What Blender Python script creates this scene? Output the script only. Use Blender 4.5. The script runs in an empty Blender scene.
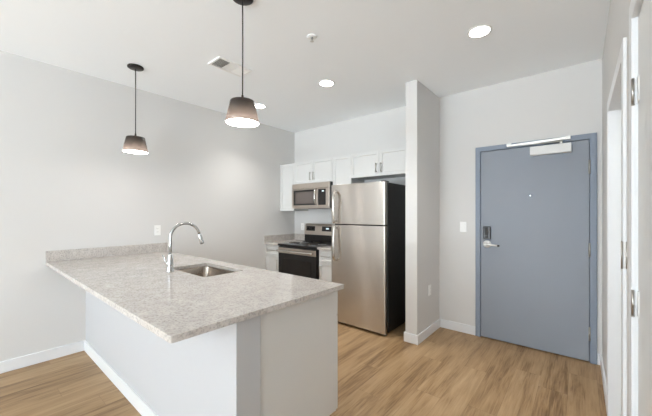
import bpy, bmesh, math, random
from mathutils import Vector, Matrix
random.seed(4)
S = bpy.context.scene
COL = S.collection

# ------------------------------------------------------------------ camera
FPX, YAW, HOR = 304.0, 0.6969, 213.0
cam = bpy.data.cameras.new('camera')
cam_o = bpy.data.objects.new('camera', cam); COL.objects.link(cam_o)
cam.sensor_fit = 'HORIZONTAL'; cam.sensor_width = 36.0
cam.lens = FPX / 652 * 36.0
cam.shift_y = (HOR - 208) / 652
cam.clip_start = 0.02
cam_o.location = (0, 0, 1.37)
cam_o.rotation_euler = (math.pi / 2, 0, YAW)
S.camera = cam_o

# ------------------------------------------------------------------ exposure
S.view_settings.view_transform = 'Standard'
S.view_settings.look = 'None'
S.view_settings.gamma = 1.0
S.view_settings.use_curve_mapping = False
S.view_settings.exposure = 0.50
S.cycles.max_bounces = 14
S.cycles.diffuse_bounces = 10
S.cycles.glossy_bounces = 6
S.cycles.transmission_bounces = 8
S.cycles.sample_clamp_indirect = 6.0
S.cycles.use_denoising = True

# ------------------------------------------------------------------ world, daylight and added fill
W = bpy.data.worlds.new('daylight_world'); S.world = W
W.use_nodes = True
bg = W.node_tree.nodes['Background']
bg.inputs['Color'].default_value = (0.86, 0.93, 1.0, 1)
bg.inputs['Strength'].default_value = 1.0

def area(name, loc, rot, sx, sy, power, color):
    l = bpy.data.lights.new(name, 'AREA'); l.shape = 'RECTANGLE'
    l.size = sx; l.size_y = sy; l.energy = power; l.color = color
    o = bpy.data.objects.new(name, l); COL.objects.link(o)
    o.location = loc; o.rotation_euler = rot
    return o
# daylight through the rear window, plus uplights and a side light added as fill
DAY = (0.85, 0.955, 1.04)
SKY_W, UPFILL_W = 80, 1550
SIDE_FILL_W, SIDE_UPFILL_W = 60, 40
area('window_daylight', (-1.9, -8.35, 1.45), (math.radians(-90), 0, math.radians(180)), 3.0, 2.1, SKY_W, DAY)
area('rear_uplight_fill', (-1.9, -9.1, 0.10), (math.radians(140), 0, 0), 3.4, 1.2, UPFILL_W, DAY)  # uplight added outside the rear window to brighten the ceiling
area('side_fill', (.33, -2.75, 1.42), (math.radians(90), 0, math.radians(90)), 2.3, 2.1, SIDE_FILL_W, DAY)  # fill added from the right to brighten faces turned that way
area('side_uplight_fill', (1.1, -2.75, 0.10), (math.radians(140), 0, math.radians(90)), 2.6, 1.2, SIDE_UPFILL_W, DAY)  # second added uplight, outside the side opening
EMIT = 1
RECESS_W, PEND_W = 62, 1.1

# ------------------------------------------------------------------ materials
def lin(c):
    c = c / 255.0
    return c / 12.92 if c <= 0.04045 else ((c + 0.055) / 1.055) ** 2.4
def rgb(r, g, b): return (lin(r), lin(g), lin(b), 1)
def new_mat(name):
    m = bpy.data.materials.new(name); m.use_nodes = True
    return m, m.node_tree, m.node_tree.nodes['Principled BSDF']
def nd(t, typ, **kw):
    n = t.nodes.new(typ)
    for k, v in kw.items():
        if k.startswith('i_'): n.inputs[k[2:]].default_value = v
        else: setattr(n, k, v)
    return n
def pmat(name, col, rough=0.5, metal=0.0, noise=0.03, scale=30, bump=0.0, spec=0.5):
    """principled material with a faint procedural variation of its colour"""
    m, t, b = new_mat(name)
    tc = nd(t, 'ShaderNodeTexCoord')
    n = nd(t, 'ShaderNodeTexNoise'); n.inputs['Scale'].default_value = scale; n.inputs['Detail'].default_value = 3
    t.links.new(tc.outputs['Object'], n.inputs['Vector'])
    mx = nd(t, 'ShaderNodeMix', data_type='RGBA')
    c = rgb(*col)
    mx.inputs['A'].default_value = tuple(x * (1 - noise) for x in c[:3]) + (1,)
    mx.inputs['B'].default_value = tuple(min(1, x * (1 + noise)) for x in c[:3]) + (1,)
    t.links.new(n.outputs['Fac'], mx.inputs['Factor'])
    t.links.new(mx.outputs['Result'], b.inputs['Base Color'])
    b.inputs['Roughness'].default_value = rough
    b.inputs['Metallic'].default_value = metal
    b.inputs['Specular IOR Level'].default_value = spec
    if bump:
        bp = nd(t, 'ShaderNodeBump'); bp.inputs['Strength'].default_value = bump; bp.inputs['Distance'].default_value = 0.002
        t.links.new(n.outputs['Fac'], bp.inputs['Height']); t.links.new(bp.outputs['Normal'], b.inputs['Normal'])
    return m
def emat(name, col, strength):
    m, t, b = new_mat(name)
    b.inputs['Base Color'].default_value = col
    b.inputs['Emission Color'].default_value = col
    b.inputs['Emission Strength'].default_value = strength
    return m
def floor_mat():
    m, t, b = new_mat('oak_plank_floor')
    L = t.links.new
    tc = nd(t, 'ShaderNodeTexCoord'); sx = nd(t, 'ShaderNodeSeparateXYZ'); L(tc.outputs['Object'], sx.inputs[0])
    def M(op, a, bb=None):
        n = nd(t, 'ShaderNodeMath', operation=op)
        for i, v in enumerate((a, bb)):
            if v is None: continue
            if isinstance(v, (int, float)): n.inputs[i].default_value = v
            else: L(v, n.inputs[i])
        return n.outputs[0]
    wdt, lng = 0.18, 1.22
    xs = M('DIVIDE', M('ADD', sx.outputs[0], 20.03), wdt)
    row = M('FLOOR', xs)
    wn = nd(t, 'ShaderNodeTexWhiteNoise', noise_dimensions='1D'); L(row, wn.inputs['W'])
    ys = M('DIVIDE', M('ADD', M('ADD', sx.outputs[1], 20.0), M('MULTIPLY', wn.outputs['Value'], lng)), lng)
    colm = M('FLOOR', ys)
    cv = nd(t, 'ShaderNodeCombineXYZ'); L(row, cv.inputs[0]); L(colm, cv.inputs[1])
    wid = nd(t, 'ShaderNodeTexWhiteNoise', noise_dimensions='3D'); L(cv.outputs[0], wid.inputs['Vector'])
    # grain: noise stretched along the board, shifted per board
    cg = nd(t, 'ShaderNodeCombineXYZ')
    L(M('MULTIPLY', sx.outputs[0], 9.0), cg.inputs[0]); L(M('MULTIPLY', sx.outputs[1], 0.9), cg.inputs[1])
    L(M('MULTIPLY', wid.outputs['Value'], 37.0), cg.inputs[2])
    g1 = nd(t, 'ShaderNodeTexNoise'); g1.inputs['Scale'].default_value = 1.6; g1.inputs['Detail'].default_value = 5; g1.inputs['Roughness'].default_value = 0.6; g1.inputs['Distortion'].default_value = 0.6
    L(cg.outputs[0], g1.inputs['Vector'])
    cf = nd(t, 'ShaderNodeCombineXYZ')
    L(M('MULTIPLY', sx.outputs[0], 120.0), cf.inputs[0]); L(M('MULTIPLY', sx.outputs[1], 5.0), cf.inputs[1]); L(M('MULTIPLY', wid.outputs['Value'], 11.0), cf.inputs[2])
    g2 = nd(t, 'ShaderNodeTexNoise'); g2.inputs['Scale'].default_value = 1.0; g2.inputs['Detail'].default_value = 4
    L(cf.outputs[0], g2.inputs['Vector'])
    fac = M('ADD', M('MULTIPLY', g1.outputs['Fac'], 0.9), M('ADD', M('MULTIPLY', g2.outputs['Fac'], 0.42), M('MULTIPLY', wid.outputs['Value'], 0.20)))
    fac = M('SUBTRACT', fac, 0.26)
    r = nd(t, 'ShaderNodeValToRGB'); L(fac, r.inputs[0])
    e = r.color_ramp.elements
    e[0].position = 0.26; e[0].color = rgb(*FLOOR_C[0])
    e[1].position = 0.78; e[1].color = rgb(*FLOOR_C[2])
    k = e.new(0.5); k.color = rgb(*FLOOR_C[1])
    # thin joints between the boards
    fx = M('FRACT', xs); fy = M('FRACT', ys)
    jx = M('LESS_THAN', M('MINIMUM', fx, M('SUBTRACT', 1.0, fx)), 0.006)
    jy = M('LESS_THAN', M('MINIMUM', fy, M('SUBTRACT', 1.0, fy)), 0.001)
    mx = nd(t, 'ShaderNodeMix', data_type='RGBA')
    L(M('MULTIPLY', M('MAXIMUM', jx, jy), 0.45), mx.inputs['Factor']); L(r.outputs[0], mx.inputs['A']); mx.inputs['B'].default_value = rgb(96, 72, 50)
    L(mx.outputs['Result'], b.inputs['Base Color'])
    b.inputs['Roughness'].default_value = 0.42
    b.inputs['Specular IOR Level'].default_value = 0.35
    return m
def granite_mat():
    m, t, b = new_mat('pale_granite'); L = t.links.new
    tc = nd(t, 'ShaderNodeTexCoord')
    n1 = nd(t, 'ShaderNodeTexNoise'); n1.inputs['Scale'].default_value = 14; n1.inputs['Detail'].default_value = 6; n1.inputs['Roughness'].default_value = 0.7
    n2 = nd(t, 'ShaderNodeTexNoise'); n2.inputs['Scale'].default_value = 90; n2.inputs['Detail'].default_value = 3
    n3 = nd(t, 'ShaderNodeTexVoronoi'); n3.inputs['Scale'].default_value = 160
    for n in (n1, n2, n3): L(tc.outputs['Object'], n.inputs['Vector'])
    r1 = nd(t, 'ShaderNodeValToRGB'); L(n1.outputs['Fac'], r1.inputs[0])
    e = r1.color_ramp.elements
    e[0].position = 0.32; e[0].color = rgb(*GRAN_C[0]); e[1].position = 0.68; e[1].color = rgb(*GRAN_C[2])
    k = e.new(0.5); k.color = rgb(*GRAN_C[1])
    r2 = nd(t, 'ShaderNodeValToRGB'); L(n2.outputs['Fac'], r2.inputs[0])
    e = r2.color_ramp.elements; e[0].position = 0.33; e[0].color = rgb(140, 138, 134); e[1].position = 0.52; e[1].color = (1, 1, 1, 1)
    mu = nd(t, 'ShaderNodeMix', data_type='RGBA', blend_type='MULTIPLY'); mu.inputs['Factor'].default_value = 0.42
    L(r1.outputs[0], mu.inputs['A']); L(r2.outputs[0], mu.inputs['B'])
    r3 = nd(t, 'ShaderNodeValToRGB'); L(n3.outputs['Color'], r3.inputs[0])
    e = r3.color_ramp.elements; e[0].position = 0.08; e[0].color = rgb(170, 168, 164); e[1].position = 0.2; e[1].color = (1, 1, 1, 1)
    mv = nd(t, 'ShaderNodeMix', data_type='RGBA', blend_type='MULTIPLY'); mv.inputs['Factor'].default_value = 0.42
    L(mu.outputs['Result'], mv.inputs['A']); L(r3.outputs[0], mv.inputs['B'])
    L(mv.outputs['Result'], b.inputs['Base Color'])
    b.inputs['Roughness'].default_value = 0.12
    return m
def steel_mat(name, col, rough=0.3, aniso=0.75, axis='Z', rot=0.0):
    """brushed stainless steel"""
    m, t, b = new_mat(name); L = t.links.new
    tc = nd(t, 'ShaderNodeTexCoord'); mp = nd(t, 'ShaderNodeMapping'); L(tc.outputs['Object'], mp.inputs[0])
    mp.inputs['Scale'].default_value = (3, 3, 260)
    n = nd(t, 'ShaderNodeTexNoise'); n.inputs['Scale'].default_value = 1; n.inputs['Detail'].default_value = 3; L(mp.outputs[0], n.inputs['Vector'])
    r = nd(t, 'ShaderNodeMapRange'); L(n.outputs['Fac'], r.inputs['Value']); r.inputs['To Min'].default_value = rough - 0.03; r.inputs['To Max'].default_value = rough + 0.04
    L(r.outputs[0], b.inputs['Roughness'])
    b.inputs['Base Color'].default_value = rgb(*col); b.inputs['Metallic'].default_value = 1
    if aniso:
        b.inputs['Anisotropic'].default_value = aniso
        b.inputs['Anisotropic Rotation'].default_value = rot
        tg = nd(t, 'ShaderNodeTangent', direction_type='RADIAL', axis=axis); L(tg.outputs[0], b.inputs['Tangent'])
    return m
def smoke_glass_mat():
    """bronze tinted translucent lamp shade"""
    m, t, b = new_mat('bronze_smoked_shade'); L = t.links.new
    tc = nd(t, 'ShaderNodeTexCoord'); n = nd(t, 'ShaderNodeTexNoise'); n.inputs['Scale'].default_value = 20; L(tc.outputs['Object'], n.inputs['Vector'])
    mc = nd(t, 'ShaderNodeMix', data_type='RGBA'); L(n.outputs['Fac'], mc.inputs['Factor'])
    mc.inputs['A'].default_value = rgb(182, 174, 168); mc.inputs['B'].default_value = rgb(190, 182, 175)
    tr = nd(t, 'ShaderNodeBsdfTranslucent'); L(mc.outputs['Result'], tr.inputs['Color'])
    b.inputs['Base Color'].default_value = rgb(44, 36, 32); b.inputs['Roughness'].default_value = 0.2
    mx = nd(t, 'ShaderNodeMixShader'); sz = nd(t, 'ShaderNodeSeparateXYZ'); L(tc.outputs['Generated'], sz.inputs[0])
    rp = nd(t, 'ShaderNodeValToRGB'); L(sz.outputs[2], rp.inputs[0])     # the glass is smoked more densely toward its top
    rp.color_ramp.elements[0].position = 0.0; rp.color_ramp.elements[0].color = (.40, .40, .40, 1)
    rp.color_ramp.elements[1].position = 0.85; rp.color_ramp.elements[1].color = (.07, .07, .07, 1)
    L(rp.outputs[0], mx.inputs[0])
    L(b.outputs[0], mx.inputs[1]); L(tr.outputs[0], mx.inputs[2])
    L(mx.outputs[0], t.nodes['Material Output'].inputs['Surface'])
    return m

FLOOR_C = [(112, 85, 55), (157, 128, 93), (180, 152, 116)]
GRAN_C = [(186, 180, 175), (197, 191, 185), (208, 203, 198)]
WALL_C = (213, 212, 210)
M = {}
M['wall'] = pmat('wall_paint', WALL_C, 0.75, noise=0.006, scale=3, spec=0.25)
M['ceil'] = pmat('ceiling_paint', (247, 250, 252), 0.85, noise=0.006, scale=3, spec=0.2)
M['trim'] = pmat('white_trim_paint', (228, 230, 232), 0.4, noise=0.005, spec=0.4)
M['doorwhite'] = pmat('white_door_paint', (218, 218, 217), 0.42, noise=0.006, spec=0.4)
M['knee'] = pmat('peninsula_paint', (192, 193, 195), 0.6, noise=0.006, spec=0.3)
M['floor'] = floor_mat()
M['granite'] = granite_mat()
M['cab'] = pmat('white_cabinet', (213, 213, 211), 0.38, noise=0.006, spec=0.4)
M['cabin'] = pmat('cabinet_carcass', (205, 203, 198), 0.5)
M['toe'] = pmat('toe_kick', (180, 178, 174), 0.6)
M['nickel'] = pmat('brushed_nickel', (188, 184, 178), 0.3, 1.0, noise=0.02)
M['chrome'] = pmat('polished_chrome', (203, 205, 206), 0.1, 1.0, noise=0.01)
M['steel'] = steel_mat('brushed_stainless', (218, 213, 207), 0.25, 1.0, 'Z', 0.25)
M['steelplain'] = pmat('satin_stainless', (198, 189, 180), 0.3, 1.0, noise=0.02)
M['sinksteel'] = steel_mat('sink_stainless', (172, 162, 152), 0.2, 0.0)
M['handle'] = pmat('satin_handle', (208, 204, 198), 0.2, 1.0, noise=0.02)
M['black'] = pmat('black_enamel', (20, 19, 19), 0.28, noise=0.05)
M['blackside'] = pmat('black_side_panel', (22, 19, 18), 0.5, noise=0.1, scale=200, bump=0.2)
M['glass'] = pmat('dark_oven_glass', (26, 22, 21), 0.06, noise=0.05)
M['mwglass'] = pmat('microwave_screen', (96, 88, 84), 0.25, noise=0.1, scale=300)
M['gasket'] = pmat('dark_gasket', (38, 35, 33), 0.6)
M['coil'] = pmat('burner_coil', (44, 41, 40), 0.45, 0.4)
M['key'] = pmat('grey_keys', (120, 116, 112), 0.4)
M['display'] = emat('lit_display', rgb(205, 220, 226), 0.7)
M['slate'] = pmat('slate_blue_door_paint', (141, 147, 156), 0.5, noise=0.03, scale=4, spec=0.3)
M['frameblue'] = pmat('slate_blue_frame_paint', (130, 140, 154), 0.5, noise=0.02, scale=5, spec=0.4)
M['closer'] = pmat('silver_closer_paint', (222, 222, 220), 0.45, noise=0.01)
M['alu'] = pmat('satin_aluminium', (214, 213, 208), 0.35, 0.7, noise=0.01)
M['lever'] = pmat('satin_lever', (236, 236, 234), 0.32, 0.35, noise=0.01)
M['steelhinge'] = pmat('steel_hinge', (180, 177, 171), 0.3, 0.9)
M['plastic'] = pmat('white_plastic', (240, 240, 238), 0.35, noise=0.005)
M['slot'] = pmat('dark_slot', (60, 58, 56), 0.6)
M['greyslot'] = pmat('grey_duct', (160, 160, 156), 0.6)
M['bronze'] = pmat('dark_bronze', (44, 38, 35), 0.35, 0.5, noise=0.05)
M['cord'] = pmat('black_cord', (52, 48, 45), 0.6)
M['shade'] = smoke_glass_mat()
M['lens'] = emat('led_lens', (1.0, 0.97, 0.92, 1), 22*EMIT)
M['opal'] = emat('opal_diffuser', (1.0, 0.93, 0.9, 1), 15*EMIT)
M['winframe'] = pmat('window_frame_white', (235, 236, 236), 0.4)

# ------------------------------------------------------------------ mesh helpers
class MB:
    def __init__(s): s.bm = bmesh.new()
    def box(s, x0, x1, y0, y1, z0, z1):
        vs = [s.bm.verts.new(p) for p in ((x0,y0,z0),(x1,y0,z0),(x1,y1,z0),(x0,y1,z0),(x0,y0,z1),(x1,y0,z1),(x1,y1,z1),(x0,y1,z1))]
        for f in ((3,2,1,0),(4,5,6,7),(0,1,5,4),(1,2,6,5),(2,3,7,6),(3,0,4,7)): s.bm.faces.new([vs[i] for i in f])
        return s
    def prism(s, pts, axis, a0, a1, smooth=False):
        """closed outline in the two other axes (in x,y,z order), swept along axis"""
        def P(p, a): q = list(p); q.insert('xyz'.index(axis), a); return q
        A = [s.bm.verts.new(P(p, a0)) for p in pts]; B = [s.bm.verts.new(P(p, a1)) for p in pts]
        n = len(pts)
        s.bm.faces.new(A); s.bm.faces.new(B[::-1])
        for i in range(n):
            f = s.bm.faces.new((A[i], A[(i+1) % n], B[(i+1) % n], B[i])); f.smooth = smooth
        return s
    def holed(s, loops, axis, a0, a1):
        """slab with holes: loops[0] outline, others holes"""
        def P(p, a): q = list(p); q.insert('xyz'.index(axis), a); return q
        ed = []; vv = []
        for lp in loops:
            v = [s.bm.verts.new(P(p, a0)) for p in lp]; vv += v
            ed += [s.bm.edges.new((v[i], v[(i+1) % len(v)])) for i in range(len(v))]
        r = bmesh.ops.triangle_fill(s.bm, use_beauty=True, use_dissolve=False, edges=ed)
        fs = [g for g in r['geom'] if isinstance(g, bmesh.types.BMFace)]
        e = bmesh.ops.extrude_face_region(s.bm, geom=fs)
        d = [0, 0, 0]; d['xyz'.index(axis)] = a1 - a0
        bmesh.ops.translate(s.bm, verts=[g for g in e['geom'] if isinstance(g, bmesh.types.BMVert)], vec=d)
        return s
    def lathe(s, c, prof, n=40, axis='z', cap=True, smooth=True):
        """prof: (radius, height) pairs along the axis from c"""
        rings = []
        for r, h in prof:
            ring = []
            for k in range(n):
                a = 2 * math.pi * k / n; u, v = r * math.cos(a), r * math.sin(a)
                p = {'z': (u, v, h), 'y': (u, h, v), 'x': (h, u, v)}[axis]
                ring.append(s.bm.verts.new(Vector(c) + Vector(p)))
            rings.append(ring)
        for A, B in zip(rings, rings[1:]):
            for k in range(n):
                f = s.bm.faces.new((A[k], A[(k+1) % n], B[(k+1) % n], B[k])); f.smooth = smooth
        if cap:
            s.bm.faces.new(rings[0][::-1]); s.bm.faces.new(rings[-1])
        return s
    def tube(s, pts, r, n=12, cap=True):
        pts = [Vector(p) for p in pts]; rs = r if isinstance(r, (list, tuple)) else [r] * len(pts)
        rings = []; up = None
        for i, p in enumerate(pts):
            t = (pts[min(i+1, len(pts)-1)] - pts[max(i-1, 0)]).normalized()
            if up is None:
                up = t.orthogonal().normalized()
            up = (up - t * up.dot(t)).normalized(); sd = t.cross(up)
            rings.append([s.bm.verts.new(p + (up * math.cos(2*math.pi*k/n) + sd * math.sin(2*math.pi*k/n)) * rs[i]) for k in range(n)])
        for A, B in zip(rings, rings[1:]):
            for k in range(n):
                f = s.bm.faces.new((A[k], A[(k+1) % n], B[(k+1) % n], B[k])); f.smooth = True
        if cap: s.bm.faces.new(rings[0][::-1]); s.bm.faces.new(rings[-1])
        return s
    def panel_inset(s, normal, inset, depth, slope=0.004):
        """recess the face that looks along normal (a shaker door)"""
        s.bm.normal_update(); nv = Vector(normal)
        f = max((f for f in s.bm.faces if f.normal.dot(nv) > .9), key=lambda f: f.calc_area())
        bmesh.ops.inset_region(s.bm, faces=[f], thickness=inset, depth=0)
        bmesh.ops.inset_region(s.bm, faces=[f], thickness=slope, depth=0)
        bmesh.ops.translate(s.bm, verts=list(f.verts), vec=nv * -depth)
        return s
    def build(s, name, mat, parent=None, bevel=0.0, seg=2, label=None):
        bmesh.ops.recalc_face_normals(s.bm, faces=list(s.bm.faces))
        org = Vector((0, 0, 0)); q = parent
        while q is not None: org += Vector(q.location); q = q.parent
        if parent is None:
            xs = [v.co for v in s.bm.verts]
            org = Vector(((min(v.x for v in xs)+max(v.x for v in xs))/2, (min(v.y for v in xs)+max(v.y for v in xs))/2, min(v.z for v in xs)))
            loc = org
        else: loc = Vector((0, 0, 0))
        bmesh.ops.translate(s.bm, verts=list(s.bm.verts), vec=-org)
        me = bpy.data.meshes.new(name); s.bm.to_mesh(me); s.bm.free()
        me.materials.append(M[mat] if isinstance(mat, str) else mat)
        o = bpy.data.objects.new(name, me); COL.objects.link(o); o.location = loc
        if parent is not None: o.parent = parent
        if bevel:
            b = o.modifiers.new('bevel', 'BEVEL'); b.width = bevel; b.segments = seg; b.limit_method = 'ANGLE'; b.angle_limit = math.radians(40)
            b.harden_normals = True
            for p in me.polygons: p.use_smooth = True
            try: me.set_sharp_from_angle(angle=math.radians(40))
            except Exception: pass
        if label: o['label'] = label
        return o
def tag(o, label, cat, group=None, kind=None):
    o['label'] = label; o['category'] = cat
    if group: o['group'] = group
    if kind: o['kind'] = kind
    return o
def thing(name, loc, label, cat, group=None, kind=None):
    o = bpy.data.objects.new(name, None); COL.objects.link(o); o.location = loc; o.empty_display_size = 0.1
    return tag(o, label, cat, group, kind)
def copy_tree(o, parent=None):
    c = o.copy(); COL.objects.link(c)
    if parent is not None: c.parent = parent
    for ch in list(o.children): copy_tree(ch, c)
    return c
def rrect(x0, x1, y0, y1, r, n=6):
    out = []
    for cx, cy, a0 in ((x1-r, y1-r, 0), (x0+r, y1-r, 90), (x0+r, y0+r, 180), (x1-r, y0+r, 270)):
        for k in range(n+1):
            a = math.radians(a0 + 90 * k / n); out.append((cx + r*math.cos(a), cy + r*math.sin(a)))
    return out

# ------------------------------------------------------------------ room shell
XL, XR, YB, YR, ZC = -3.80, 0.150, 3.691, -8.2, 2.759
tag(MB().box(XL-.12, XR+.12, YR-.12, YB+.12, -.08, 0).build('floor', 'floor'), 'oak coloured plank floor running toward the kitchen wall', 'floor', kind='structure')
tag(MB().box(XL-.12, XR+.12, YR-.12, YB+.12, ZC, ZC+.1).build('ceiling', 'ceil'), 'flat white ceiling with recessed lights', 'ceiling', kind='structure')
tag(MB().box(XL-.12, XL, YR-.12, YB+.12, 0, ZC).build('wall_left', 'wall'), 'long plain pale grey wall behind the granite peninsula', 'wall', kind='structure')
D1O = (-0.899, 0.116, 2.097)          # entry door frame: left, right, top
tag(MB().prism([(XL, 0), (D1O[0]+.02, 0), (D1O[0]+.02, D1O[2]-.02), (D1O[1]-.02, D1O[2]-.02), (D1O[1]-.02, 0), (XR+.6, 0), (XR+.6, ZC), (XL, ZC)], 'y', YB, YB+.12).build('wall_back', 'wall'),
    'pale grey wall holding the kitchen cabinets and blue entry door', 'wall', kind='structure')
JT = .018; D2 = (1.857, 2.732, 2.040); D3 = (0.65, 1.512, 2.055)     # openings in the right hand wall: near y, far y, head height
W2 = (-3.95, -1.55, .35, 2.45)  # opening of an unseen side window added to let in fill light
tag(MB().holed([[(YR, 0), (D3[0]-JT, 0), (D3[0]-JT, D3[2]+JT), (D3[1]+JT, D3[2]+JT), (D3[1]+JT, 0), (D2[0]-JT, 0), (D2[0]-JT, D2[2]+JT), (D2[1]+JT, D2[2]+JT), (D2[1]+JT, 0), (YB, 0), (YB, ZC), (YR, ZC)], [(W2[0], W2[2]), (W2[1], W2[2]), (W2[1], W2[3]), (W2[0], W2[3])]], 'x', XR, XR+.12).build('wall_right', 'wall'),
    'narrow slanting view of the pale wall with white door casings', 'wall', kind='structure')
WX0, WX1, WZ0, WZ1 = -3.45, -0.35, .35, 2.5
tag(MB().holed([[(XL, 0), (XR+.6, 0), (XR+.6, ZC), (XL, ZC)], [(WX0, WZ0), (WX1, WZ0), (WX1, WZ1), (WX0, WZ1)]], 'y', YR-.12, YR).build('wall_rear', 'wall'),
    'wall behind the viewer with a wide window', 'wall', kind='structure')
w = thing('window_1', ((WX0+WX1)/2, YR-.06, WZ0), 'wide window in the wall behind the viewer', 'window', kind='structure')
MB().holed([[(WX0, WZ0), (WX1, WZ0), (WX1, WZ1), (WX0, WZ1)]] + [[(a+.05, WZ0+.05), (a+.983, WZ0+.05), (a+.983, WZ1-.05), (a+.05, WZ1-.05)] for a in (WX0, WX0+1.033, WX0+2.066)], 'y', YR-.09, YR-.03).build('window_frame', 'winframe', w)
w = thing('added_side_window', (XR+.06, (W2[0]+W2[1])/2, W2[2]), 'unseen window added in the side wall behind the viewer for fill light', 'window', kind='structure')
MB().holed([[(W2[0], W2[2]), (W2[1], W2[2]), (W2[1], W2[3]), (W2[0], W2[3])]] + [[(a+.05, W2[2]+.05), (a+1.15, W2[2]+.05), (a+1.15, W2[3]-.05), (a+.05, W2[3]-.05)] for a in (W2[0], W2[0]+1.2)], 'x', XR+.03, XR+.09).build('window_frame', 'winframe', w)
# partition stub between the refrigerator and the entry
PX0, PX1, PY0 = -1.435, -1.303, 3.035
tag(MB().box(PX0, PX1, PY0, YB, 0, ZC).build('wall_partition', 'wall', bevel=.004), 'short wall stub beside the refrigerator', 'wall', kind='structure')
# baseboards
BH, BT, KYB = .100, .013, .788
def bb(name, pts_list, label):
    m = MB()
    for b_ in pts_list: m.box(*b_)
    return tag(m.build(name, 'trim', bevel=.003), label, 'baseboard', kind='structure')
bb('baseboard_left', [(XL, XL+BT, YR, KYB, 0, BH)], 'white baseboard along the long left wall')
def lpoly(name, pts, label):
    return tag(MB().prism(pts, 'z', 0, BH).build(name, 'trim', bevel=.003), label, 'baseboard', kind='structure')
lpoly('baseboard_partition', [(PX0, YB-.02), (PX0, PY0), (PX1, PY0), (PX1, YB), (PX1+BT, YB), (PX1+BT, PY0-BT), (PX0-BT, PY0-BT), (PX0-BT, YB-.02)], 'white baseboard wrapping the wall stub beside the refrigerator')
bb('baseboard_back', [(PX1+BT, D1O[0]-.001, YB-BT, YB, 0, BH)], 'white baseboard between the wall stub and the blue door')
lpoly('baseboard_right', [(XR, D2[1]+.072), (XR-BT, D2[1]+.072), (XR-BT, YB-BT), (D1O[1]+.001, YB-BT), (D1O[1]+.001, YB), (XR, YB)], 'white baseboard in the corner right of the blue door')
# peninsula half wall (faces the living side, returns over the cabinet ends)
KX1, KY0, KY1 = -1.185, .788, .925
tag(MB().box(XL, KX1, KY0, KY1, 0, .884).build('wall_peninsula', 'knee', bevel=.003), 'smooth white half wall under the granite overhang', 'half wall', kind='structure')
bb('baseboard_peninsula', [(XL+BT, KX1-.0, KY0-BT, KY0, 0, BH)], 'white baseboard along the foot of the peninsula')

# ------------------------------------------------------------------ entry door (blue, hollow metal)
d = thing('door_1', (-.39, YB, 0), 'slate blue metal entry door in a matching frame', 'door', kind='structure')
fx0, fx1, fz = D1O; FW = .051
MB().prism([(fx0, 0), (fx0, fz), (fx1, fz), (fx1, 0), (fx1-FW, 0), (fx1-FW, fz-FW), (fx0+FW, fz-FW), (fx0+FW, 0)], 'y', YB-.022, YB+.10).build('door_frame', 'frameblue', d, bevel=.004)
SX0, SX1, SZ1 = fx0+FW+.003, fx1-FW-.003, fz-FW-.004
SY = YB-.012
MB().box(SX0, SX1, SY, SY+.044, .010, SZ1).build('door_leaf', 'slate', d, bevel=.002)
MB().prism([(fx0+.005, 0), (fx0+.005, fz-.005), (fx1-.005, fz-.005), (fx1-.005, 0), (fx1-FW-.018, 0), (fx1-FW-.018, fz-FW-.018), (fx0+FW+.018, fz-FW-.018), (fx0+FW+.018, 0)], 'y', SY+.046, YB+.115).build('door_stop', 'frameblue', d)
MB().box(fx0+.02, fx1-.02, YB+.112, YB+.12, 0, fz-.02).build('light_block', 'slate', d)  # unseen plate added behind the leaf to stop light leaking through the gaps
for zc in (1.795, 1.035, .268):
    hg = MB().lathe((SX1+.0015, SY-.010, zc-.06), [(.0075, 0), (.0075, .12)], 14).build('hinge', 'steelhinge', d)
    MB().box(SX1-.005, SX1+.008, SY-.0105, SY-.0085, zc-.058, zc+.058).build('hinge_leaf', 'steelhinge', hg)
    MB().lathe((SX1+.0015, SY-.010, zc-.066), [(.004, 0), (.0085, .003), (.0085, .006)], 12).build('hinge_tip', 'steelhinge', hg)
# keypad deadbolt and lever
kp = MB().box(-.818, -.745, SY-.030, SY, 1.085, 1.225).build('deadbolt_keypad', 'black', d, bevel=.008, seg=3, label='black keypad deadbolt')
MB().box(-.800, -.763, SY-.032, SY-.029, 1.13, 1.215).build('keypad_face', 'gasket', kp, bevel=.003)
MB().lathe((-.781, SY-.0295, 1.108), [(.013, 0), (.013, -.006), (.010, -.008)], 20, 'y').build('thumb_turn', 'coil', kp)
lv = MB().lathe((-.782, SY, 1.032), [(.040, 0), (.040, -.008), (.034, -.014), (.018, -.017), (.014, -.05), (.013, -.062)], 32, 'y').build('lever_handle', 'lever', d, label='satin metal lever handle')
MB().tube([(-.782, SY-.055, 1.032), (-.76, SY-.060, 1.031), (-.72, SY-.058, 1.028), (-.675, SY-.052, 1.024)], [.013, .011, .009, .009], 14).build('lever_bar', 'lever', lv)
MB().tube([(-.676, SY-.052, 1.024), (-.655, SY-.048, 1.022)], [.0095, .009], 14).build('lever_tip', 'black', lv)
MB().lathe((-.388, SY, 1.545), [(.011, 0), (.011, -.004), (.006, -.006)], 20, 'y').build('peephole', 'chrome', d)
# closer
cb = MB().box(-.386, -.064, SY-.062, SY, 1.942, 2.026).build('door_closer', 'closer', d, bevel=.004, label='white door closer box')
MB().lathe((-.14, SY-.035, 2.026), [(.012, 0), (.012, .030)], 16).build('closer_spindle', 'alu', cb)
MB().tube([(-.14, SY-.035, 2.054), (-.585, SY-.030, 2.066)], [.010, .010], 10).build('closer_arm', 'alu', cb)
MB().prism([(-.59, 2.058), (-.07, 2.064), (-.07, 2.090), (-.59, 2.076)], 'y', YB-.055, YB-.022).build('closer_track', 'alu', cb, bevel=.002)
for x in (-.57, -.09):
    MB().box(x-.02, x+.02, YB-.06, YB-.022, 2.060, 2.092).build('track_bracket', 'alu', cb, bevel=.002)

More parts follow.
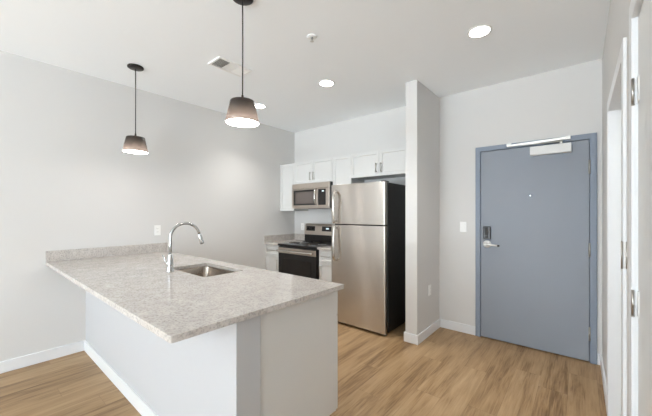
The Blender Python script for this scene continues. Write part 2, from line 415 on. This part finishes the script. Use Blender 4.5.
# ------------------------------------------------------------------ white doorways in the right wall
CW, CT = .070, .013
def doorway(name, D, label, leaf_x, leaf_gap):
    y0, y1, zt = D
    r = thing(name, (XR, (y0+y1)/2, 0), label, 'door', kind='structure')
    MB().prism([(y0-CW, 0), (y0-CW, zt+CW), (y1+CW, zt+CW), (y1+CW, 0), (y1, 0), (y1, zt), (y0, zt), (y0, 0)], 'x', XR-CT, XR).build('casing', 'trim', r, bevel=.003)
    MB().prism([(y0, 0), (y0, zt), (y1, zt), (y1, 0), (y1+.018, 0), (y1+.018, zt+.018), (y0-.018, zt+.018), (y0-.018, 0)], 'x', XR-.001, XR+.121).build('jamb', 'trim', r, bevel=.001)
    lf = MB().box(leaf_x, leaf_x+.035, y0+.003, y1-.003, .012, zt-.004)
    lf = lf.build('door_leaf', 'doorwhite', r, bevel=.002)
    return r
d2 = doorway('door_2', D2, 'white cased doorway nearest the blue entry door', XR+.085, 0)
lp = MB().box(XR-CT-.003, XR-CT, D2[0]-.062, D2[0]-.030, 1.135, 1.250).build('strike_plate', 'nickel', d2, bevel=.001, label='nickel plate on the casing edge')
for xx in (XR-CT-.003, XR-.001):
    MB().lathe((xx, D2[0]-CW-.003, 1.135), [(.0035, 0), (.0035, .115)], 12).build('plate_barrel', 'nickel', lp)
MB().box(XR-CT+.001, XR-.004, D2[0]-CW-.0025, D2[0]-CW, 1.137, 1.248).build('edge_plate', 'closer', lp)
d3 = doorway('door_3', D3, 'white hinged door closest to the viewer', XR+.004, 0)
for zc in (1.797, 1.055, .25):
    h = MB().lathe((XR-CT+.004, D3[1]-.002, zc-.045), [(.0042, 0), (.0042, .09)], 14).build('hinge', 'nickel', d3)
    MB().lathe((XR-CT+.004, D3[1]-.002, zc-.050), [(.003, 0), (.005, .002), (.005, .005)], 12).build('hinge_tip', 'nickel', h)
    MB().box(XR+.0015, XR+.0045, D3[1]-.034, D3[1]-.004, zc-.044, zc+.044).build('hinge_leaf', 'closer', h)
kn = MB().lathe((XR+.004, D3[0]+.07, .96), [(.032, 0), (.032, -.006), (.012, -.010), (.012, -.035)], 24, 'x').build('door_knob', 'nickel', d3)
MB().lathe((XR-.03, D3[0]+.07, .96), [(.012, 0), (.026, -.008), (.030, -.022), (.024, -.034), (.008, -.039)], 24, 'x').build('knob_ball', 'nickel', kn)
kn.location.x += 0

# ------------------------------------------------------------------ ceiling fittings
def recessed(x, y, label):
    r = thing('recessed_light', (x, y, ZC), label, 'ceiling light', 'recessed ceiling lights')
    MB().lathe((x, y, ZC), [(.070, 0), (.088, 0), (.088, -.003), (.082, -.007), (.070, -.004)], 40, cap=False).build('trim_ring', 'plastic', r)
    MB().lathe((x, y, ZC-.001), [(.0705, 0), (.0705, -.003)], 40).build('lens', 'lens', r)
    l = bpy.data.lights.new('recessed_lamp', 'SPOT'); l.energy = RECESS_W; l.spot_size = math.radians(112); l.spot_blend = 1.0; l.shadow_soft_size = .06; l.color = (1, .975, .94)
    lo = bpy.data.objects.new('recessed_lamp', l); COL.objects.link(lo); lo.location = (0, 0, -.012); lo.parent = r
recessed(-.592, 2.538, 'round recessed ceiling light in front of the entry door')
recessed(-2.085, 2.500, 'round recessed ceiling light in front of the refrigerator')
recessed(-3.200, 2.470, 'round recessed ceiling light partly hidden behind the pendant shade')
def pendant(x, y, zb, label):
    r = thing('pendant_lamp', (x, y, ZC), label, 'pendant lamp', 'pendant lamps over the peninsula')
    MB().lathe((x, y, ZC), [(.066, 0), (.068, -.003), (.068, -.012), (.062, -.016), (.008, -.018)], 36).build('canopy', 'bronze', r)
    zt = zb + .142
    MB().tube([(x, y, ZC-.016), (x+.002, y, (ZC+zt)/2+.1), (x, y, zt+.034)], .0042, 10).build('cord', 'cord', r)
    cap = MB().lathe((x, y, zt), [(.022, .0), (.022, .008), (.009, .014), (.007, .036)], 24).build('socket_cap', 'bronze', r)
    prof = [(.107, 0), (.1005, .03), (.0885, .085), (.0790, .130), (.0775, .1365), (.0745, .1405), (.070, .142), (.020, .143)]
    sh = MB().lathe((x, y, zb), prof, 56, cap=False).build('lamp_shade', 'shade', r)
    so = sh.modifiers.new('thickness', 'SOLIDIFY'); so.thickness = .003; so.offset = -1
    MB().lathe((x, y, zb+.0015), [(.1025, 0), (.1025, .003)], 48).build('diffuser', 'opal', r)
    MB().lathe((x, y, zb+.045), [(.006, .006), (.022, .012), (.028, .028), (.024, .045), (.014, .06), (.014, .095)], 24).build('bulb', 'opal', r)
    l = bpy.data.lights.new('pendant_bulb', 'POINT'); l.energy = PEND_W; l.shadow_soft_size = .012; l.color = (1, .93, .84)
    lo = bpy.data.objects.new('pendant_bulb', l); COL.objects.link(lo); lo.location = (0, 0, zb+.026-ZC); lo.parent = r
    return r
pendant(-3.240, 1.053, 1.948, 'bronze pendant lamp hanging over the sink side near the left wall')
pendant(-1.664, 1.153, 1.947, 'bronze pendant lamp over the free end of the peninsula, in front of the ceiling vent')
v = thing('ceiling_vent', (-2.545, 1.63, ZC), 'white rectangular air vent in the ceiling behind the pendant', 'vent')
vx0, vx1, vy0, vy1 = -2.645, -2.445, 1.455, 1.805
MB().holed([[(vx0, vy0), (vx1, vy0), (vx1, vy1), (vx0, vy1)], [(vx0+.02, vy0+.02), (vx1-.02, vy0+.02), (vx1-.02, vy1-.02), (vx0+.02, vy1-.02)]], 'z', ZC-.013, ZC-.0005).build('vent_frame', 'plastic', v, bevel=.002)
MB().box(vx0+.015, vx1-.015, vy0+.015, vy1-.015, ZC-.0012, ZC-.0004).build('duct', 'greyslot', v)
def bank(y0, y1, ang):
    m = MB()
    n = 7
    for k in range(n):
        yc = y0 + (k+.5) * (y1-y0) / n; a = .0068
        dy, dz = a*math.cos(ang), a*math.sin(ang)
        m.prism([(yc-dy, ZC-.0075-dz), (yc+dy, ZC-.0075+dz), (yc+dy, ZC-.0068+dz), (yc-dy, ZC-.0068-dz)], 'x', vx0+.02, vx1-.02)
    return m
def bankx(y0, y1):
    m = MB(); n = 14
    for k in range(n):
        xc = vx0+.02 + (k+.5) * (vx1-vx0-.04) / n
        m.box(xc-.0052, xc+.0052, y0, y1, ZC-.008, ZC-.007)
    return m
bank(vy0+.02, vy0+.12, .70).build('louver_bank', 'plastic', v, label='bank of slats that shows dark gaps')
bankx(vy0+.124, vy1-.124).build('louver_bank', 'plastic', v)
bank(vy1-.12, vy1-.02, -.5).build('louver_bank', 'plastic', v)
sp = thing('fire_sprinkler', (-1.62, 1.764, ZC), 'small fire sprinkler head in the middle of the ceiling', 'sprinkler')
MB().lathe((-1.62, 1.764, ZC), [(.038, 0), (.040, -.003), (.034, -.008), (.014, -.009)], 32).build('escutcheon', 'plastic', sp)
MB().lathe((-1.62, 1.764, ZC-.009), [(.010, 0), (.010, -.010), (.005, -.012), (.004, -.026), (.002, -.028)], 16).build('sprinkler_body', 'greyslot', sp)
MB().lathe((-1.62, 1.764, ZC-.037), [(.014, 0), (.015, -.0015)], 20).build('deflector', 'alu', sp)

# ------------------------------------------------------------------ outlets and switch
def plate(name, c, ax, label, cat, slots=True, w=.072, h=.118):
    """ax: 'x+' faces +x, 'y-' faces -y"""
    r = thing(name, c, label, cat)
    x, y, z = c
    def bx(u0, u1, z0, z1, d0, d1):
        m = MB()
        if ax == 'x+': return m.box(x+d0, x+d1, y+u0, y+u1, z+z0, z+z1)
        return m.box(x+u0, x+u1, y-d1, y-d0, z+z0, z+z1)
    bx(-w/2, w/2, -h/2, h/2, 0, .006).build('cover_plate', 'plastic', r, bevel=.0025)
    if slots:
        for s in (-1, 1):
            f = bx(-.017, .017, s*.020-.014, s*.020+.014, .005, .0085).build('receptacle', 'plastic', r, bevel=.002)
            for u in (-.0065, .0065):
                bx(u-.0012, u+.0012, s*.020-.003, s*.020+.006, .0080, .0088).build('slot', 'slot', f)
    else:
        f = bx(-.0165, .0165, -.033, .033, .005, .0095).build('rocker', 'plastic', r, bevel=.002)
    return r
plate('wall_outlet', (XL, 1.462, 1.168), 'x+', 'white wall outlet above the peninsula backsplash', 'outlet')
plate('wall_outlet', (PX1, 3.372, .503), 'x+', 'white wall outlet low on the wall stub', 'outlet')
plate('wall_outlet', (-3.605, YB, 1.140), 'y-', 'white wall outlet beside the range back panel', 'outlet')
plate('light_switch', (-1.032, YB, 1.212), 'y-', 'white light switch left of the blue entry door', 'switch', slots=False)

# ------------------------------------------------------------------ cabinets
def pull(name, a, b, out, parent, r=.0052):
    """bar pull between a and b standing off along out"""
    a, b, out = Vector(a), Vector(b), Vector(out)
    d_ = (b-a).normalized(); m = MB()
    A, B = a+out, b+out
    h = m.tube([A-d_*.012, B+d_*.012], r, 12).build(name, 'nickel', parent)
    for p in (a, b):
        MB().tube([p, p+out], r*.85, 10).build('pull_post', 'nickel', h)
    return h
def cdoor(x0, x1, y, s, z0, z1, name, parent, inset=.055):
    """shaker front: s=-1 faces -y, +1 faces +y; y = outer face"""
    return MB().box(x0, x1, min(y, y-s*.019), max(y, y-s*.019), z0, z1).panel_inset((0, s, 0), min(inset, (z1-z0)*.28), .010, .005).build(name, 'cab', parent, bevel=.0015)
UF = 3.361; UT = 2.160     # upper cabinets: front of doors, top
def upper(x0, x1, zb, ndoors, label, pulls, gap=.0018, zt=UT):
    r = thing('wall_cabinet', ((x0+x1)/2, UF+.16, zb), label, 'cabinet', 'white wall cabinets')
    MB().box(x0, x1, UF+.020, YB, zb, zt).build('carcass', 'cab', r, bevel=.001)
    w_ = (x1-x0)/ndoors
    for k in range(ndoors):
        a, b = x0+k*w_+gap, x0+(k+1)*w_-gap
        dd = cdoor(a, b, UF, -1, zb+.002, zt-.002, 'cabinet_door', r)
        if pulls:
            px_ = (b-.033 if k == 0 else a+.033) if ndoors == 2 else b-.033
            pull('door_pull', (px_, UF, zb+.055), (px_, UF, zb+.055+.096), (0, -.028, 0), dd)
    return r
upper(-3.798, -3.473, 1.403, 1, 'tall narrow white wall cabinet in the corner left of the microwave', False)
upper(-3.473, -2.690, 1.822, 2, 'short two door white wall cabinet above the microwave', True)
upper(-2.690, -2.373, 1.403, 1, 'narrow white wall cabinet between the microwave and refrigerator cabinets', False)
uc = upper(-2.373, -1.515, 1.838, 2, 'two door white wall cabinet above the refrigerator', True)
MB().box(-1.515, PX0, UF+.004, UF+.022, 1.838, UT).build('filler_strip', 'cab', uc)

BF = 3.062                  # base cabinets front
def base_kitchen(x0, x1, label, pull_right):
    r = thing('base_cabinet', ((x0+x1)/2, BF+.3, 0), label, 'cabinet', 'white base cabinets by the range')
    MB().prism([(BF+.02, .105), (BF+.02, .884), (YB, .884), (YB, 0), (BF+.095, 0), (BF+.095, .105)], 'x', x0, x1).build('carcass', 'cab', r, bevel=.001)
    dr = cdoor(x0+.004, x1-.003, BF, -1, .722, .878, 'drawer', r, .038)
    xm = (x0+x1)/2
    pull('drawer_pull', (xm-.064, BF, .800), (xm+.064, BF, .800), (0, -.028, 0), dr)
    dd = cdoor(x0+.004, x1-.003, BF, -1, .112, .716, 'cabinet_door', r)
    px_ = x1-.035 if pull_right else x0+.035
    pull('door_pull', (px_, BF, .53), (px_, BF, .658), (0, -.028, 0), dd)
    return r
base_kitchen(-3.799, -3.478, 'white base cabinet in the corner left of the range', True)
base_kitchen(-2.688, -2.425, 'white base cabinet between the range and the refrigerator', False)
def worktop(x0, x1, label, left):
    r = thing('countertop', ((x0+x1)/2, BF+.3, .884), label, 'countertop', 'granite countertops beside the range')
    MB().box(x0, x1, BF-.03, YB, .884, .914).build('slab', 'granite', r, bevel=.003)
    if left: MB().box(x0, x0+.02, BF-.03, YB, .914, 1.014).build('side_splash', 'granite', r, bevel=.002)
    MB().box(x0+(.02 if left else 0), x1, YB-.02, YB, .914, 1.014).build('back_splash', 'granite', r, bevel=.002)
worktop(-3.800, -3.474, 'small granite countertop in the corner left of the range', True)
worktop(-2.692, -2.420, 'small granite countertop right of the range', False)

# ------------------------------------------------------------------ range
RX0, RX1, RF = -3.468, -2.698, 3.030
rg = thing('kitchen_range', ((RX0+RX1)/2, 3.35, 0), 'freestanding black and stainless electric coil range', 'range')
MB().prism([(RF+.035, .03), (RF+.035, .885), (YB-.03, .885), (YB-.03, 0), (RF+.10, 0), (RF+.10, .03)], 'x', RX0+.004, RX1-.004).build('body', 'black', rg, bevel=.002)
ct = MB().box(RX0, RX1, RF-.012, YB-.09, .884, .915).build('cooktop', 'black', rg, bevel=.006, seg=3)
def burner(cx, cy, R):
    p = MB().lathe((cx, cy, .9152), [(R+.022, .0), (R+.024, .004), (R+.014, .005), (R+.004, .001), (.01, .0005)], 40).build('drip_bowl', 'chrome', rg, label='chrome drip bowl')
    pts = []; turns = 4 if R > .08 else 3
    for k in range(turns*24+1):
        a = 2*math.pi*k/24; rr = .018 + (R-.018)*k/(turns*24)
        pts.append((cx+rr*math.cos(a), cy+rr*math.sin(a), .9245))
    MB().tube(pts, .0042, 8).build('burner_coil', 'coil', p)
    MB().tube([(cx-R, cy, .9205), (cx+R, cy, .9205)], .0025, 6).build('coil_support', 'chrome', p)
burner(RX0+.19, 3.19, .095); burner(RX1-.19, 3.19, .072); burner(RX0+.19, 3.45, .072); burner(RX1-.19, 3.45, .095)
# oven door
od = MB().box(RX0+.004, RX1-.010, RF, RF+.034, .235, .872).build('oven_door', 'black', rg, bevel=.004)
MB().box(RX0+.10, RX1-.105, RF-.002, RF+.002, .34, .705).build('oven_window', 'glass', od, bevel=.001)
MB().box(RX0+.004, RX1-.012, RF-.006, RF+.004, .782, .862).build('door_trim', 'steelplain', od, bevel=.003, label='stainless band across the top of the door')
hd = MB().tube([(RX0+.03, RF-.048, .818), (RX0+.06, RF-.052, .820), (RX1-.07, RF-.052, .820), (RX1-.04, RF-.048, .818)], .014, 16).build('oven_handle', 'handle', od)
for x in (RX0+.05, RX1-.06):
    MB().tube([(x, RF-.052, .820), (x, RF-.004, .822)], .010, 10).build('handle_post', 'handle', hd)
MB().box(RX0+.004, RX1-.010, RF, RF+.034, .045, .226).build('storage_drawer', 'black', rg, bevel=.004)
# back panel with controls, slanted face
bgp = MB().prism([(YB-.095, .914), (YB-.095, 1.02), (YB-.080, 1.165), (YB-.055, 1.195), (YB-.012, 1.195), (YB-.012, .914)], 'x', RX0, RX1).build('back_panel', 'black', rg, bevel=.004)
MB().prism([(YB-.0985, 1.024), (YB-.0835, 1.165), (YB-.057, 1.199), (YB-.03, 1.199), (YB-.03, 1.19), (YB-.075, 1.16), (YB-.088, 1.024)], 'x', RX0-.002, RX1+.002).build('control_fascia', 'steelplain', bgp, bevel=.002, label='stainless control strip')
def fy(z_): return YB-.0985 + (z_-1.024)/(1.165-1.024)*.015
def face(x0, x1, z0, z1, t): return MB().prism([(fy(z0)-t, z0), (fy(z1)-t, z1), (fy(z1)+.002, z1), (fy(z0)+.002, z0)], 'x', x0, x1)
for (a, b) in ((RX0+.035, RX0+.225), (RX1-.40, RX1-.035)):
    face(a, b, 1.085, 1.160, .0015).build('control_plate', 'black', bgp, bevel=.001)
for x in (RX0+.08, RX0+.175, RX1-.165, RX1-.08):
    kz = 1.122
    k_ = MB().lathe((x, fy(kz)-.001, kz), [(.026, 0), (.024, -.012), (.016, -.013), (.015, -.024), (.012, -.026)], 24, 'y').build('control_knob', 'black', bgp)
    MB().box(x-.004, x+.004, fy(kz)-.030, fy(kz)-.012, kz-.018, kz+.018).build('knob_grip', 'gasket', k_, bevel=.002)
face(RX1-.315, RX1-.260, 1.116, 1.138, .003).build('clock_display', 'display', bgp)

# ------------------------------------------------------------------ microwave
MX0, MX1, MF, MZ0, MZ1 = -3.452, -2.698, 3.291, 1.440, 1.815
mw = thing('microwave', ((MX0+MX1)/2, 3.5, MZ0), 'stainless over the range microwave with dark window', 'microwave')
MB().box(MX0, MX1, MF+.03, YB-.005, MZ0, MZ1).build('case', 'black', mw, bevel=.003)
MB().box(MX0, MX1-.004, MF+.004, MF+.032, MZ1-.082, MZ1-.002).build('top_panel', 'steelplain', mw, bevel=.003)
XS = -2.915
md = MB().box(MX0, XS, MF, MF+.03, MZ0+.012, MZ1-.086).build('microwave_door', 'steelplain', mw, bevel=.004)
MB().box(MX0+.042, XS-.038, MF-.002, MF+.003, MZ0+.046, MZ1-.100).build('window_surround', 'black', md, bevel=.001)
MB().box(MX0+.085, XS-.085, MF-.0035, MF+.002, MZ0+.070, MZ1-.128).build('window_screen', 'mwglass', md, bevel=.001)
mh = MB().tube([(XS-.024, MF-.004, MZ0+.052), (XS-.024, MF-.034, MZ0+.075), (XS-.024, MF-.040, MZ0+.15), (XS-.024, MF-.040, MZ1-.18), (XS-.024, MF-.034, MZ1-.115), (XS-.024, MF-.004, MZ1-.095)], .0115, 14).build('door_handle', 'handle', md)
cp = MB().box(XS+.003, MX1-.004, MF, MF+.03, MZ0+.012, MZ1-.086).build('control_panel', 'steelplain', mw, bevel=.004)
MB().box(XS+.014, MX1-.062, MF-.002, MF+.003, MZ0+.046, MZ1-.100).build('keypad_panel', 'black', cp, bevel=.001)
for zz in range(5):
    for xx in range(3):
        MB().box(XS+.030+xx*.034, XS+.056+xx*.034, MF-.0035, MF-.001, MZ0+.062+zz*.030, MZ0+.080+zz*.030).build('key', 'gasket', cp, bevel=.001)
MB().box(XS+.085, MX1-.095, MF-.0035, MF-.001, MZ1-.138, MZ1-.122).build('display', 'display', cp)
MB().box(MX0+.004, MX1-.004, MF+.012, MF+.33, MZ0-.004, MZ0+.012).build('bottom_panel', 'steelplain', mw, bevel=.002)
MB().box(MX0+.30, MX1-.16, MF+.05, MF+.18, MZ0-.010, MZ0-.003).build('bottom_vent', 'black', mw, bevel=.001)

# ------------------------------------------------------------------ refrigerator
FX0, FX1, FF = -2.408, -1.645, 2.976
rf = thing('refrigerator', ((FX0+FX1)/2, 3.3, 0), 'top freezer refrigerator with stainless doors and black sides', 'refrigerator')
MB().box(FX0+.004, FX1-.002, FF+.078, 3.64, .028, 1.712).build('cabinet_body', 'blackside', rf, bevel=.006)
MB().box(FX0+.012, FX1-.012, FF+.064, FF+.080, .036, 1.70).build('door_gasket', 'gasket', rf)
MB().box(FX0+.02, FX1-.02, FF+.045, FF+.075, .008, .028).build('toe_grille', 'black', rf, bevel=.002)
def fdoor(name, z0, z1):
    return MB().prism(rrect(FX0, FX1, FF, FF+.064, .014, 5), 'z', z0, z1, smooth=True).build(name, 'steel', rf, bevel=.004, seg=3)
fz_ = fdoor('freezer_door', 1.236, 1.720)
ff_ = fdoor('fridge_door', .030, 1.222)
hx = FX0+.084
def bow(z0, z1, depth_at):
    n = 22; pts = []
    for k in range(n+1):
        u = k/n; z_ = z0+(z1-z0)*u
        pts.append((hx, FF-depth_at(u), z_))
    return pts
def grip(name, z_end, z_split, parent):
    sg = 1 if z_end > z_split else -1
    L_ = abs(z_end - z_split)
    P_ = [(0, 0), (.004, .022), (.018, .044), (.05, .057), (.11, .060), (L_*.55, .056), (L_-.02, .046), (L_, .040)]
    h_ = MB().tube([(hx, FF-o_, z_end-sg*a_) for a_, o_ in P_], [.015, .0165, .0175, .018, .018, .018, .0175, .016], 16).build(name, 'handle', parent)
    MB().tube([(hx, FF-.042, z_split+sg*.02), (hx, FF+.002, z_split+sg*.02)], .009, 10).build('handle_post', 'handle', h_)
grip('freezer_handle', 1.635, 1.250, fz_)
grip('fridge_handle', .790, 1.208, ff_)
MB().box(FX1-.075, FX1-.010, FF+.015, FF+.11, 1.716, 1.732).build('hinge_cover', 'gasket', rf, bevel=.004)
MB().box(FX1-.05, FX1-.002, FF+.004, FF+.075, 1.2235, 1.2345).build('middle_hinge', 'gasket', rf, bevel=.002)
for x in (FX0+.06, FX1-.03):
    MB().lathe((x, FF+.06, 0), [(.018, 0), (.018, .012), (.008, .014), (.008, .05)], 16).build('levelling_foot', 'steelhinge', rf)
    MB().lathe((x, 3.58, 0), [(.018, 0), (.018, .012), (.008, .014), (.008, .05)], 16).build('levelling_foot', 'steelhinge', rf)

# ------------------------------------------------------------------ peninsula cabinets (doors face the range)
CY0, CY1 = KY1 + .001, 1.550
def base_pen(x0, x1, label, nd_, drawer=True, end=False):
    r = thing('base_cabinet', ((x0+x1)/2, (CY0+CY1)/2, 0), label, 'cabinet', 'peninsula base cabinets')
    xe = x1-.016 if end else x1
    MB().prism([(CY0, 0), (CY0, .884), (CY1-.021, .884), (CY1-.021, .110), (CY1-.085, .110), (CY1-.085, 0)], 'x', x0, xe).build('carcass', 'cab', r, bevel=.001)
    if end:
        MB().prism([(CY0+.002, 0), (CY0+.002, .884), (CY1-.020, .884), (CY1-.020, .110), (CY1-.085, .110), (CY1-.085, 0)], 'x', xe, x1).build('end_panel', 'cab', r, bevel=.001)
    zt = .716
    w_ = (x1-x0)/nd_
    for k in range(nd_):
        a, b = x0+k*w_+.002, x0+(k+1)*w_-.002
        dr = cdoor(a, b, CY1, 1, .722, .880, 'drawer', r, .038)
        if drawer: pull('drawer_pull', ((a+b)/2-.06, CY1, .80), ((a+b)/2+.06, CY1, .80), (0, .028, 0), dr)
        dd = cdoor(a, b, CY1, 1, .114, zt, 'cabinet_door', r)
        px_ = b-.035 if (k == 0 and nd_ == 2) else a+.035
        pull('door_pull', (px_, CY1, .53), (px_, CY1, .655), (0, .028, 0), dd)
    return r
base_pen(-1.83, -1.197, 'white cabinet with a plain end panel at the free end of the peninsula', 1, True, True)
# sink base: open topped box under the basin
sb = thing('base_cabinet', (-2.29, 1.22, 0), 'white sink cabinet under the stainless basin', 'cabinet', 'peninsula base cabinets')
MB().prism([(CY0, 0), (CY0, .884), (CY0+.016, .884), (CY0+.016, .12), (CY1-.037, .12), (CY1-.037, .884), (CY1-.021, .884), (CY1-.021, .110), (CY1-.085, .110), (CY1-.085, 0)], 'x', -2.75, -1.83).build('carcass', 'cab', sb)
for k in range(2):
    a = -2.75+k*.46+.002; b = a+.456
    dd = cdoor(a, b, CY1, 1, .114, .716, 'cabinet_door', sb)
    cdoor(a, b, CY1, 1, .722, .880, 'false_front', sb, .038)
    px_ = b-.035 if k == 0 else a+.035
    pull('door_pull', (px_, CY1, .53), (px_, CY1, .655), (0, .028, 0), dd)
base_pen(-3.79, -2.75, 'white cabinet between the sink and the left wall', 2)

# ------------------------------------------------------------------ peninsula countertop with the sink cut-out
NX1, NY0, NY1 = -1.162, .493, 1.567
sx0, sx1, sy0, sy1 = -2.630, -2.045, 1.100, 1.440
pc = thing('countertop', (-2.48, 1.03, .884), 'long pale granite countertop of the peninsula with a sink cut-out', 'countertop')
outer = [(XL, NY0), (NX1-.012, NY0), (NX1-.0035, NY0+.0035), (NX1, NY0+.012), (NX1, NY1), (XL, NY1)]
hole = rrect(sx0, sx1, sy0, sy1, .040, 7)
MB().holed([outer, hole], 'z', .8845, .914).build('slab', 'granite', pc, bevel=.0025)
tag(MB().box(XL, XL+.02, NY0, NY1, .914, 1.016).build('backsplash', 'granite', bevel=.002), 'low granite backsplash on the left wall at the back of the peninsula', 'backsplash')
# undermount basin
sk = thing('kitchen_sink', (-2.3375, 1.27, .69), 'undermount stainless sink basin set into the peninsula granite', 'sink')
m = MB(); bm = m.bm; rings = []
def ring(dx, z_, r): return [bm.verts.new((x, y, z_)) for x, y in rrect(sx0-dx, sx1+dx, sy0-dx, sy1+dx, r, 7)]
for dx, z_, r in ((.025, .8838, .060), (.004, .8838, .044), (.002, .878, .043), (-.006, .72, .045), (-.014, .700, .045), (-.040, .690, .04), (-.12, .686, .03)):
    rings.append(ring(dx, z_, r))
for A, B in zip(rings, rings[1:]):
    for k in range(len(A)):
        f = bm.faces.new((A[k], A[(k+1) % len(A)], B[(k+1) % len(A)], B[k])); f.smooth = True
bm.faces.new(rings[-1])
bs = m.build('basin', 'sinksteel', sk)
dn = MB().lathe((-2.3375, 1.28, .686), [(.057, .0005), (.055, .003), (.042, .002), (.038, -.004), (.006, -.004)], 32).build('drain', 'chrome', sk)
# faucet
fx, fyy, fzz = -2.432, 1.030, .914
fc = thing('faucet', (fx, fyy, fzz), 'chrome gooseneck pull down faucet on the peninsula', 'faucet')
MB().lathe((fx, fyy, fzz), [(.029, 0), (.029, .006), (.024, .012), (.0225, .05), (.021, .10), (.017, .13), (.0145, .14)], 32).build('faucet_body', 'chrome', fc)
ang = math.radians(84); dx, dy = math.cos(ang), math.sin(ang)     # the spout turns a little toward the open end
R_ = .112; pts = [(fx, fyy, fzz+.13), (fx, fyy, fzz+.20)]
zc = fzz + .262
for k in range(0, 19):
    a = math.pi - math.radians(168)*k/18
    pts.append((fx+dx*R_*(1+math.cos(a)), fyy+dy*R_*(1+math.cos(a)), zc+R_*math.sin(a)))
MB().tube(pts, .0115, 16).build('spout', 'chrome', fc)
e0 = Vector(pts[-1]); dr_ = (Vector(pts[-1])-Vector(pts[-2])).normalized()
sh_ = MB().tube([e0, e0+dr_*.008, e0+dr_*.012, e0+dr_*.075, e0+dr_*.082], [.0115, .0125, .0145, .0185, .017], 18).build('spray_head', 'chrome', fc)
MB().tube([e0+dr_*.081, e0+dr_*.086], [.0165, .0150], 18).build('spray_nozzle', 'gasket', sh_)
lvx = MB().tube([(fx-.016, fyy-.006, fzz+.062), (fx-.046, fyy-.010, fzz+.064)], [.013, .012], 16).build('handle_hub', 'chrome', fc)
MB().tube([(fx-.042, fyy-.010, fzz+.066), (fx-.062, fyy-.016, fzz+.090), (fx-.085, fyy-.024, fzz+.122)], [.006, .0055, .005], 12).build('handle_lever', 'chrome', lvx)
